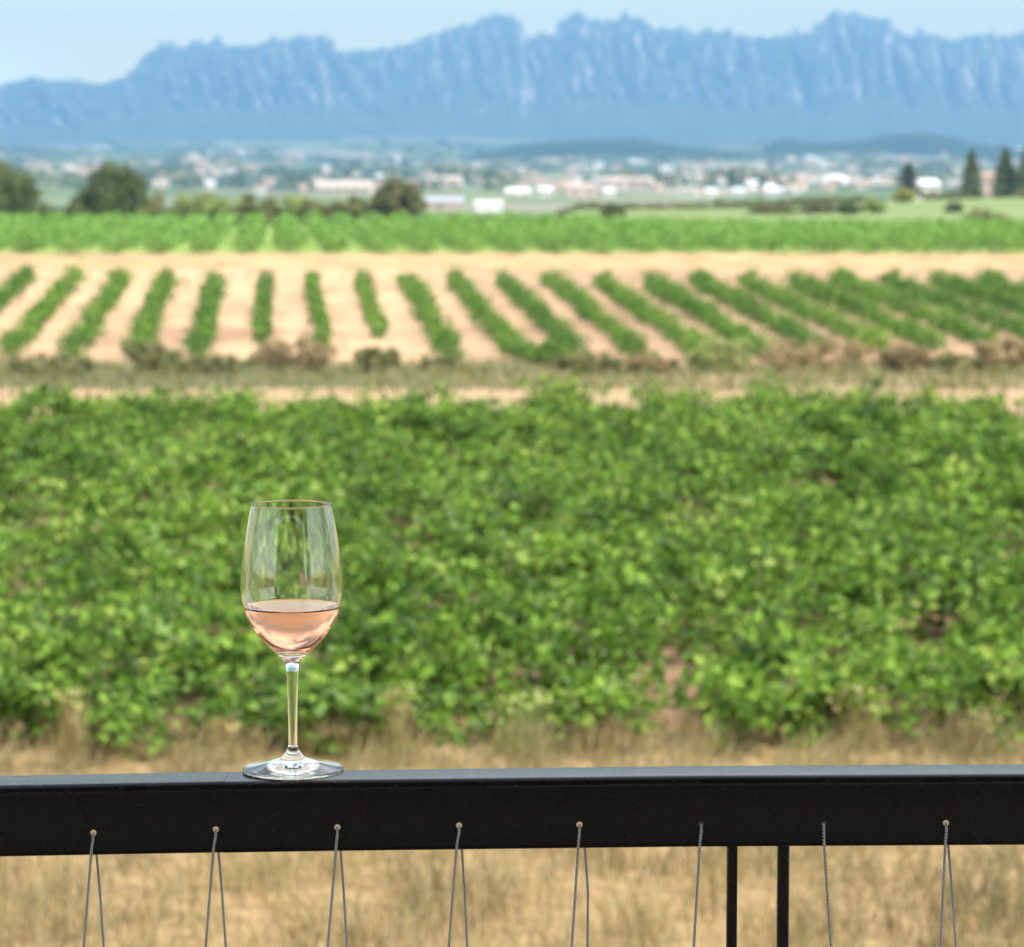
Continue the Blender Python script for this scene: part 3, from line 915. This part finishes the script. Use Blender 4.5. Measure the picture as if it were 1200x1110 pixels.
# ------------------------------------------------------------------ far vine strip (reads as one mass)
def far_strip():
    mb = MB(); wd = MB()
    C, N_, T, S, Rn = [], [], [], [], []
    r = rng
    for k in range(-26, 30):
        x165 = k * 2.5
        for y in np.arange(162.5 + 3.5 * mnoise.noise(Vector((k * .31, 2, 0))), 262, 1.1):
            x = x165 + (y - 165) * ROWDIR
            if abs(x) > .1765 * y + 6 or y > 262 - 36 * float(sstep(600 + F * x / y, 560, 900)): continue
            near = y < 185
            n = 60 if near else 20
            hh = r.uniform(.9, 1.45); ww = r.uniform(1.5, 2.5)
            gz = ground_z(x, y)
            q = norm(r.normal(0, 1, (n, 3)))
            C.append(np.array([x, y, gz + hh * .52]) + q * (r.random((n, 1)) ** .4) * np.array([ww / 2, .8, hh * .5]))
            N_.append(q * .8 + .8 * norm(r.normal(0, 1, (n, 3))) + np.array([0, 0, .4])); T.append(r.normal(0, 1, (n, 3)))
            S.append(r.uniform(.16, .28, n) * (1 if near else 1.5)); Rn.append(np.clip(r.uniform(0, .45) + r.random(n) * .55, 0, 1))
    C, N_, T, S, Rn = map(np.concatenate, (C, N_, T, S, Rn))
    leaves(mb, C, N_, T, S, QUAD, .2, .2, rnd=Rn)
    return tag(link('far_vines', mb.mesh('far_vines', M['far_vine'])), 'continuous green vineyard band beyond the bare sandy strip', 'vineyard', kind='stuff')
far_strip()

# ------------------------------------------------------------------ trees and bushes beyond the vineyard
g = 'round trees at the left vineyard edge'
ellipsoid_bush('round_tree', 6, 250, 292, 78, 60, 'tree', 'dark round tree cut by the left photo edge', 'tree', g, 90, 120, .34, 1, .03)
ellipsoid_bush('round_tree', 136, 250, 292, 80, 56, 'tree', 'dark dome shaped tree standing left of the pale bushes', 'tree', g, 90, 120, .34, 1, .03)
ellipsoid_bush('round_tree', 468, 257, 280, 58, 46, 'tree_grey', 'greyish olive ball shaped tree standing alone before the town', 'tree', g, 80, 120, .3, 1, .04)
bg = 'bushes along the far vineyard edge'
for px, py, d, w, h, mat, lab in [
    (92, 252, 290, 34, 20, 'tree', 'small dark bush between the two dark round trees'),
    (50, 252, 290, 60, 16, 'tree', 'low dark hedge bush beside the left edge tree'),
    (190, 252, 290, 52, 24, 'olive_bush', 'olive bush leaning against the dome shaped tree'),
    (232, 254, 286, 60, 30, 'light_bush', 'pale yellow green bush right of the dome shaped tree'),
    (268, 254, 286, 54, 26, 'light_bush', 'second pale yellow green bush right of the dome shaped tree'),
    (302, 256, 286, 60, 27, 'olive_bush', 'olive green bush in the middle of the pale bush line'),
    (345, 255, 286, 54, 26, 'light_bush', 'pale bush halfway between the dome and ball shaped trees'),
    (376, 258, 284, 54, 25, 'olive_bush', 'low olive bush left of the ball shaped tree'),
    (416, 258, 284, 44, 26, 'olive_bush', 'taller olive bush touching the ball shaped tree'),
    (719, 264, 300, 30, 24, 'tree', 'small dark green bush on the pale field near photo centre'),
    (1155, 266, 305, 64, 20, 'olive_bush', 'brownish low wide bush below the conifers on the right'),
    (1117, 252, 380, 20, 14, 'tree', 'tiny dark bush left of the brownish wide bush'),
    (995, 252, 380, 34, 16, 'tree', 'small dark bush on the pale field below the cypress'),
    (960, 251, 390, 40, 12, 'olive_bush', 'low olive bush left of the dark bush below the cypress'),
    (905, 252, 390, 60, 12, 'olive_bush', 'long low olive bush in the pale right field'),
    (1026, 252, 385, 26, 20, 'light_bush', 'pale upright bush under the yellow bush'),
    (1059, 241, 470, 26, 18, 'yellow_bush', 'bright yellow broom bush beside the small white house')]:
    ellipsoid_bush('bush', px, py, d, w, h, mat, lab, 'bush', bg, 26, 110, .28 * d / 290)

def conifer(name, px, pybase, d, hpx, wpx, mat, label, group, slim=False):
    s = d / F
    p = at(px, pybase, d); W = wpx * s / 2
    gz = ground_z(p.x, p.y)
    H = at(px, pybase - hpx, d).z - gz
    o = empty(name, (p.x, p.y, gz))
    n = 4200
    t = rng.random(n) ** .75
    t = t * .95 + .03
    prof = (np.sin(np.pi * np.clip(t, 0, 1) ** .55) ** .6 if slim else (1 - t) ** .85 * np.minimum(1, t * 6 + .3))
    lump = 1 + .28 * np.sin(t * 37 + 2) + .2 * np.sin(t * 83)
    az = rng.uniform(0, 2 * np.pi, n)
    arm = 1 + .22 * np.sin(az * 5 + t * 40)
    rad = W * prof * lump * arm * rng.random(n) ** .35
    C = np.column_stack([rad * np.cos(az), rad * np.sin(az), t * H - (0 if slim else .25) * rad])
    out = np.column_stack([np.cos(az), np.sin(az), np.full(n, 1.2 if slim else -.3)])
    mb = MB(); leaves(mb, C, np.column_stack([np.cos(az), np.sin(az), np.full(n, .6)]) + rng.normal(0, .5, (n, 3)), out, rng.uniform(.05, .09, n) * H * (.6 if slim else .8), QUAD, .2, .2)
    link('crown', mb.mesh('crown', M[mat]), o)
    wd = MB(); tube(wd, [(0, 0, -.3), (0, 0, H * .4), (0, 0, H * .93)], [.03 * H, .02 * H, .005 * H], 7)
    link('trunk', wd.mesh('trunk', M['bark']), o)
    return tag(o, label, 'tree', group)
cg = 'conifers on the right hand knoll'
conifer('cypress', 1064.5, 231, 516, 40, 21, 'cypress', 'dark slim cypress above the small white house', cg, True)
conifer('conifer', 1138, 231, 515, 56, 30, 'conifer', 'green pointed conifer right of the white house', cg)
conifer('conifer', 1178, 231, 515, 58, 40, 'conifer', 'broad green conifer near the right photo edge', cg)
conifer('conifer', 1206, 231, 512, 66, 44, 'conifer', 'tall conifer cut by the right photo edge', cg)
for px, w in ((985, 44), (1030, 30), (1098, 46), (1160, 30)):
    pass

# ------------------------------------------------------------------ town
M['white_wall'] = plain_mat('white_render', (.60, .59, .57), .06, .3, .8)
M['cream_wall'] = plain_mat('cream_render', (.50, .44, .36), .08, .3, .8)
M['pink_wall'] = plain_mat('pink_render', (.48, .36, .31), .08, .3, .8)
M['ochre_wall'] = plain_mat('ochre_render', (.36, .30, .23), .08, .3, .8)
M['grey_wall'] = plain_mat('grey_concrete', (.50, .50, .50), .08, .3, .8)
M['tile'] = plain_mat('terracotta_tile', (.34, .225, .165), .2, 1.0, .8)
M['pale_tile'] = plain_mat('pale_weathered_tile', (.40, .335, .285), .15, 1.0, .8)
M['metal_roof'] = plain_mat('pale_metal_roof', (.62, .64, .66), .05, .3, .5)
M['shed_roof'] = plain_mat('grey_shed_roof', (.30, .32, .35), .1, .3, .6)
M['pane'] = plain_mat('window_glass', (.05, .06, .08), .2, 2, .15, .6)

def house_mesh(W, Dp, H, pitch):
    wl = MB(); rf = MB(); wn = MB()
    box(wl, (0, 0, H / 2 - 3), (W, Dp, H + 6))
    e = .35; rh = Dp / 2 * pitch
    x, yv = W / 2 + e, Dp / 2 + e
    V = [(-x, -yv, H - e * pitch), (x, -yv, H - e * pitch), (x, yv, H - e * pitch), (-x, yv, H - e * pitch), (-x, 0, H + rh), (x, 0, H + rh)]
    V2 = [(a, b, c + .25) for a, b, c in V]
    rf.add(V2, [(0, 1, 5, 4), (2, 3, 4, 5)]); rf.add(V2, [(0, 4, 3), (1, 2, 5)]); rf.add(V2, [(0, 3, 2, 1)])
    pass
    return wl, rf, wn
def house(px, py, wpx, hpx, wall, roof, label, group=None, name='house', pitch=.45, d=None, rz=None, win=True):
    if d is None:
        lo, hi = 900, 8000
        for _ in range(40):
            mid_ = math.sqrt(lo * hi)
            if valley_row(mid_) > py: lo = mid_
            else: hi = mid_
        d = lo
    s = d / F
    W = max(wpx * s, 5); H = max(hpx * s * .55, 2.6); Dp = min(max(W * .55, 6), 26)
    x = (px - 600) / F * d
    gz = max(ground_z(x, d), CAMZ + (YH - py) / F * d)
    o = empty(name, (x, d, gz), rng.uniform(-.35, .35) if rz is None else rz)
    wl, rf, wn = house_mesh(W, Dp, H, pitch)
    link('wall', wl.mesh('wall', M[wall]), o); link('roof', rf.mesh('roof', M[roof]), o)
    if win:
        nb = max(2, min(9, int(W / 5)))
        for k in range(nb):
            wn = MB(); box(wn, (-W / 2 + (k + .5) * W / nb, -Dp / 2 - .02, H * .5), (min(1.8, W / nb * .4), .12, min(1.6, H * .45)))
            link('window', wn.mesh('window', M['pane']), o)
    return tag(o, label, 'house' if name == 'house' else 'building', group)

# buildings one can point to
big = [(406, 228, 76, 15, 'cream_wall', 'tile', 'long cream building behind the grey ball shaped tree'),
       (523, 224, 44, 18, 'cream_wall', 'tile', 'cream block of buildings right of the ball shaped tree'),
       (520, 218, 26, 14, 'pink_wall', 'tile', 'pinkish building behind the cream block right of the ball shaped tree'),
       (606, 231, 34, 12, 'white_wall', 'metal_roof', 'long white building above the bright white shed'),
       (638, 230, 20, 14, 'white_wall', 'metal_roof', 'white building left of the pink factory'),
       (680, 233, 42, 22, 'pink_wall', 'tile', 'pink factory building in the middle of the town'),
       (718, 227, 36, 20, 'cream_wall', 'tile', 'pale building right of the pink factory'),
       (748, 226, 32, 16, 'pink_wall', 'tile', 'pinkish low building second right of the pink factory'),
       (781, 203, 18, 12, 'white_wall', 'tile', 'white building alone high above the pink factory'),
       (742, 194, 12, 8, 'white_wall', 'metal_roof', 'tiny white building on the slope above the pink factory'),
       (701, 197, 13, 9, 'white_wall', 'metal_roof', 'tiny white building directly above the pink factory'),
       (54, 219, 24, 16, 'white_wall', 'tile', 'white house between the two dark round trees'),
       (88, 212, 20, 15, 'cream_wall', 'tile', 'pale house just left of the dome shaped tree'),
       (190, 222, 22, 14, 'cream_wall', 'tile', 'cream house just right of the dome shaped tree'),
       (248, 221, 12, 12, 'white_wall', 'metal_roof', 'round looking white building above the pale bushes'),
       (805, 233, 22, 14, 'white_wall', 'tile', 'white house at the right end of the central town'),
       (905, 232, 22, 14, 'white_wall', 'metal_roof', 'white shed above the pale field right of centre'),
       (925, 231, 14, 13, 'white_wall', 'tile', 'small white house next to the white shed right of centre')]
for px, py, w, h, wm, rm, lab in big:
    house(px, py, w * .85, h * .9, wm, 'pale_tile' if rm == 'tile' else rm, lab, None, 'building')
house(572, 252, 32, 15, 'white_wall', 'metal_roof', 'bright white farm shed at the foot of the town', None, 'building', .25, 900, .1, False)
for i, (px, w) in enumerate(((510, 24), (530, 26))):
    house(px, 252, w, 6, 'ochre_wall', 'shed_roof', ['white greenhouse roof left of the bright white shed', 'white greenhouse roof nearest the bright white shed'][i], 'pale sheds beside the bright white shed', 'building', .5, 950, .1, False)
house(1077, 236, 18, 20, 'white_wall', 'metal_roof', 'small white house on the knoll beneath the slim cypress', None, 'house', .3, 520, .2)
house(1158, 218, 20, 18, 'pink_wall', 'tile', 'orange pink house between the right hand conifers', None, 'house', .45, 900, .1)

kinds = [('white_wall', 'tile', 'small white house with terracotta roof in the hazy town', 'white houses of the hazy town'),
         ('cream_wall', 'tile', 'small cream house with terracotta roof in the hazy town', 'cream houses of the hazy town'),
         ('pink_wall', 'tile', 'small pink house with terracotta roof in the hazy town', 'pink houses of the hazy town'),
         ('ochre_wall', 'tile', 'small ochre house with terracotta roof in the hazy town', 'ochre houses of the hazy town'),
         ('white_wall', 'metal_roof', 'small white flat toned shed in the hazy town', 'white sheds of the hazy town')]
def scatter(x0, x1, y0, y1, n, wts):
    for _ in range(n):
        px = rng.uniform(x0, x1); py = rng.uniform(y0, y1)
        k = rng.choice(5, p=np.array(wts) / sum(wts))
        wm, rm, lab, g = kinds[k]
        far = (py - 172) / 70
        w = rng.uniform(5, 10) + 8 * far * rng.random()
        house(px, py, w, w * rng.uniform(.6, .9), wm, rm, lab, g, win=False)
scatter(185, 300, 182, 214, 48, (4, 5, 4, 2, 1))
scatter(0, 185, 184, 218, 34, (3, 4, 3, 2, 1))
scatter(300, 560, 184, 228, 34, (3, 4, 3, 2, 1))
scatter(560, 800, 190, 234, 34, (4, 3, 3, 1, 2))
scatter(800, 985, 192, 232, 74, (5, 5, 3, 1, 3))
scatter(975, 1070, 200, 228, 26, (5, 4, 2, 1, 3))
scatter(1040, 1200, 170, 205, 22, (3, 3, 4, 1, 1))
scatter(-60, 0, 186, 220, 6, (3, 4, 3, 2, 1))
scatter(1200, 1270, 180, 225, 6, (3, 4, 3, 2, 1))

# scattered far-off trees of the valley, one mass
def woodland():
    mb = MB(); C, N_, T, S, Rn = [], [], [], [], []
    for i in range(800):
        px = rng.uniform(-150, 1350)
        py = rng.uniform(171, 229)
        if mnoise.noise(Vector((px / 60, py / 9, 4.4))) < -.05 and rng.random() < .85: continue
        lo = 900 * (8200 / 900) ** ((249 - py) / 79.0)
        x = (px - 600) / F * lo
        r0 = rng.uniform(2.5, 5.5) * (1 + lo / 6000)
        gz = ground_z(x, lo)
        n = 26
        q = norm(rng.normal(0, 1, (n, 3)))
        el = rng.uniform(1, 3.5)
        C.append(np.array([x, lo, gz + r0 * .55]) + q * np.array([r0 * el, r0, r0 * .7]) * rng.uniform(.6, 1, (n, 1)))
        N_.append(q + .4 * rng.normal(0, 1, (n, 3)) + np.array([0, 0, .2])); T.append(rng.normal(0, 1, (n, 3))); S.append(np.full(n, r0 * .9)); Rn.append(rng.uniform(0.2, .7) + .5 * rng.random(n))
    C, N_, T, S, Rn = map(np.concatenate, (C, N_, T, S, Rn))
    leaves(mb, C, N_, T, S, QUAD, .2, .2, rnd=Rn)
    # hedge line at the back of the pale fields
    return tag(link('woodland', mb.mesh('woodland', M['woodland'])), 'scattered dark trees across the hazy valley and town', 'woodland', kind='stuff')
woodland()
def hedges():
    mb = MB(); C, N_, T, S = [], [], [], []
    for px0, px1, py, d, hp in ((640, 830, 246, 330 * 1.5, 7), (835, 1010, 240, 500, 9), (880, 1010, 250, 400, 6), (1080, 1130, 236, 505, 10), (1190, 1330, 238, 500, 10)):
        for px in np.arange(px0, px1, 2.2):
            x = (px - 600) / F * d
            gz = ground_z(x, d); h = hp * d / F * rng.uniform(.5, 1.2)
            n = 26
            q = norm(rng.normal(0, 1, (n, 3)))
            C.append(np.array([x, d, gz + h * .5]) + q * np.array([.6, .8, h * .5]) * rng.uniform(.5, 1, (n, 1)))
            N_.append(q + .5 * rng.normal(0, 1, (n, 3))); T.append(rng.normal(0, 1, (n, 3))); S.append(np.full(n, .5))
    C, N_, T, S = map(np.concatenate, (C, N_, T, S))
    leaves(mb, C, N_, T, S, QUAD, .2, .2)
    return tag(link('hedgerow', mb.mesh('hedgerow', M['olive_bush'])), 'low olive hedgerows dividing the pale fields on the right', 'hedgerow', kind='stuff')
hedges()

# ------------------------------------------------------------------ haze
HAZE = 1.40e-4
mb = MB(); box(mb, (0, 7000, 470), (24000, 14900, 1020))
hz = link('haze', mb.mesh('haze', bpy.data.materials.new('haze_air')))
hm = hz.data.materials[0]; hm.use_nodes = True
nt = hm.node_tree; nt.nodes.clear()
out = nt.nodes.new('ShaderNodeOutputMaterial')
pv = nt.nodes.new('ShaderNodeVolumePrincipled')
pv.inputs['Color'].default_value = (.19, .42, .70, 1)
pv.inputs['Density'].default_value = HAZE
pv.inputs['Anisotropy'].default_value = 0.0
nt.links.new(pv.outputs[0], out.inputs['Volume'])
tag(hz, 'pale blue summer haze in the air of the valley', 'haze', kind='stuff')

# ------------------------------------------------------------------ light
SUN_EL, SUN_AZ = R(52), R(118)        # azimuth clockwise from the view direction (+Y)
w = bpy.data.worlds.new('World'); scn.world = w; w.use_nodes = True
nt = w.node_tree; nt.nodes.clear()
class WT(NT):
    def __init__(self, tree):
        self.t = tree
wt = WT(nt)
sky = wt.n('TexSky', sky_type='NISHITA', sun_disc=False)
sky.sun_elevation = SUN_EL; sky.sun_rotation = SUN_AZ
sky.altitude = 200; sky.air_density = 1.0; sky.dust_density = .6; sky.ozone_density = 2.0
gen = wt.n('TexCoord').outputs['Generated']
sp = wt.n('SeparateXYZ'); wt.link(gen, sp.inputs[0])
zc = wt.math('ADD', wt.math('MAXIMUM', sp.outputs['Z'], 0.0), .12)
cx = wt.n('CombineXYZ')
wt.link(wt.math('DIVIDE', sp.outputs['X'], zc), cx.inputs[0]); wt.link(wt.math('DIVIDE', sp.outputs['Y'], zc), cx.inputs[1])
cn = wt.noise(.62, cx.outputs[0], 8, .55, dist=.3)
cl = wt.step(cn, .41, .55)
hi = wt.step(sp.outputs['Z'], .23, .36)
side = wt.math('MULTIPLY', wt.step(wt.math('ABSOLUTE', sp.outputs['X']), .30, .55), wt.step(sp.outputs['Z'], -.01, .03))
cmask = wt.math('MAXIMUM', wt.math('MULTIPLY', cl, hi), wt.math('MULTIPLY', side, wt.math('MAXIMUM', cl, wt.math('SUBTRACT', 1.0, wt.step(sp.outputs['Z'], .08, .3)))))
low = wt.step(sp.outputs['Z'], .40, .06)
graded = wt.mix(1.0, sky.outputs[0], wt.mix(low, (1.15, 1.0, .86), (2.33, 1.59, .705)), 'MULTIPLY')
wisp = wt.math('MULTIPLY', wt.math('MULTIPLY', wt.step(sp.outputs['X'], -.135, -.175), wt.step(sp.outputs['Z'], .062, .044)), wt.step(wt.noise(14.0, gen, 4), .35, .65))
cmask = wt.math('MAXIMUM', cmask, wt.math('MULTIPLY', wisp, .8))
skyc = wt.mix(wt.math('MULTIPLY', cmask, .92), graded, (13.0, 12.9, 12.8))
bg = wt.n('Background', inp={'Strength': .115}); wt.link(skyc, bg.inputs[0])
wo = wt.n('OutputWorld'); wt.link(bg.outputs[0], wo.inputs[0])

sl = bpy.data.lights.new('sun', 'SUN'); sl.energy = 4.0; sl.angle = R(.53); sl.color = (1.0, .955, .88)
so = bpy.data.objects.new('sun', sl); col.objects.link(so)
sdir = Vector((math.sin(SUN_AZ) * math.cos(SUN_EL), math.cos(SUN_AZ) * math.cos(SUN_EL), math.sin(SUN_EL)))
so.rotation_euler = sdir.to_track_quat('Z', 'Y').to_euler()
so.location = (30, -30, 60)

# ------------------------------------------------------------------ camera
cd = bpy.data.cameras.new('camera')
cam = bpy.data.objects.new('camera', cd); col.objects.link(cam)
cam.location = (0, 0, CAMZ)
cam.rotation_euler = (math.pi / 2 - PITCH, 0, 0)
cd.sensor_width = 36; cd.sensor_fit = 'HORIZONTAL'
cd.lens = F / 1200 * 36
cd.clip_start = .05; cd.clip_end = 60000
cd.dof.use_dof = True
fw = Vector((0, cP, -sP))
cd.dof.focus_distance = (gl + Vector((0, -.02, .05)) - cam.location).dot(fw)
cd.dof.aperture_fstop = 13.5
scn.camera = cam

scn.view_settings.view_transform = 'Standard'
scn.view_settings.look = 'None'
scn.view_settings.gamma = 1.0
scn.view_settings.exposure = 1.10
scn.cycles.max_bounces = 16
scn.cycles.transmission_bounces = 14
scn.cycles.transparent_max_bounces = 8
scn.cycles.diffuse_bounces = 3
scn.cycles.glossy_bounces = 6
scn.cycles.volume_bounces = 0
scn.cycles.sample_clamp_indirect = 8.0
scn.cycles.use_denoising = True
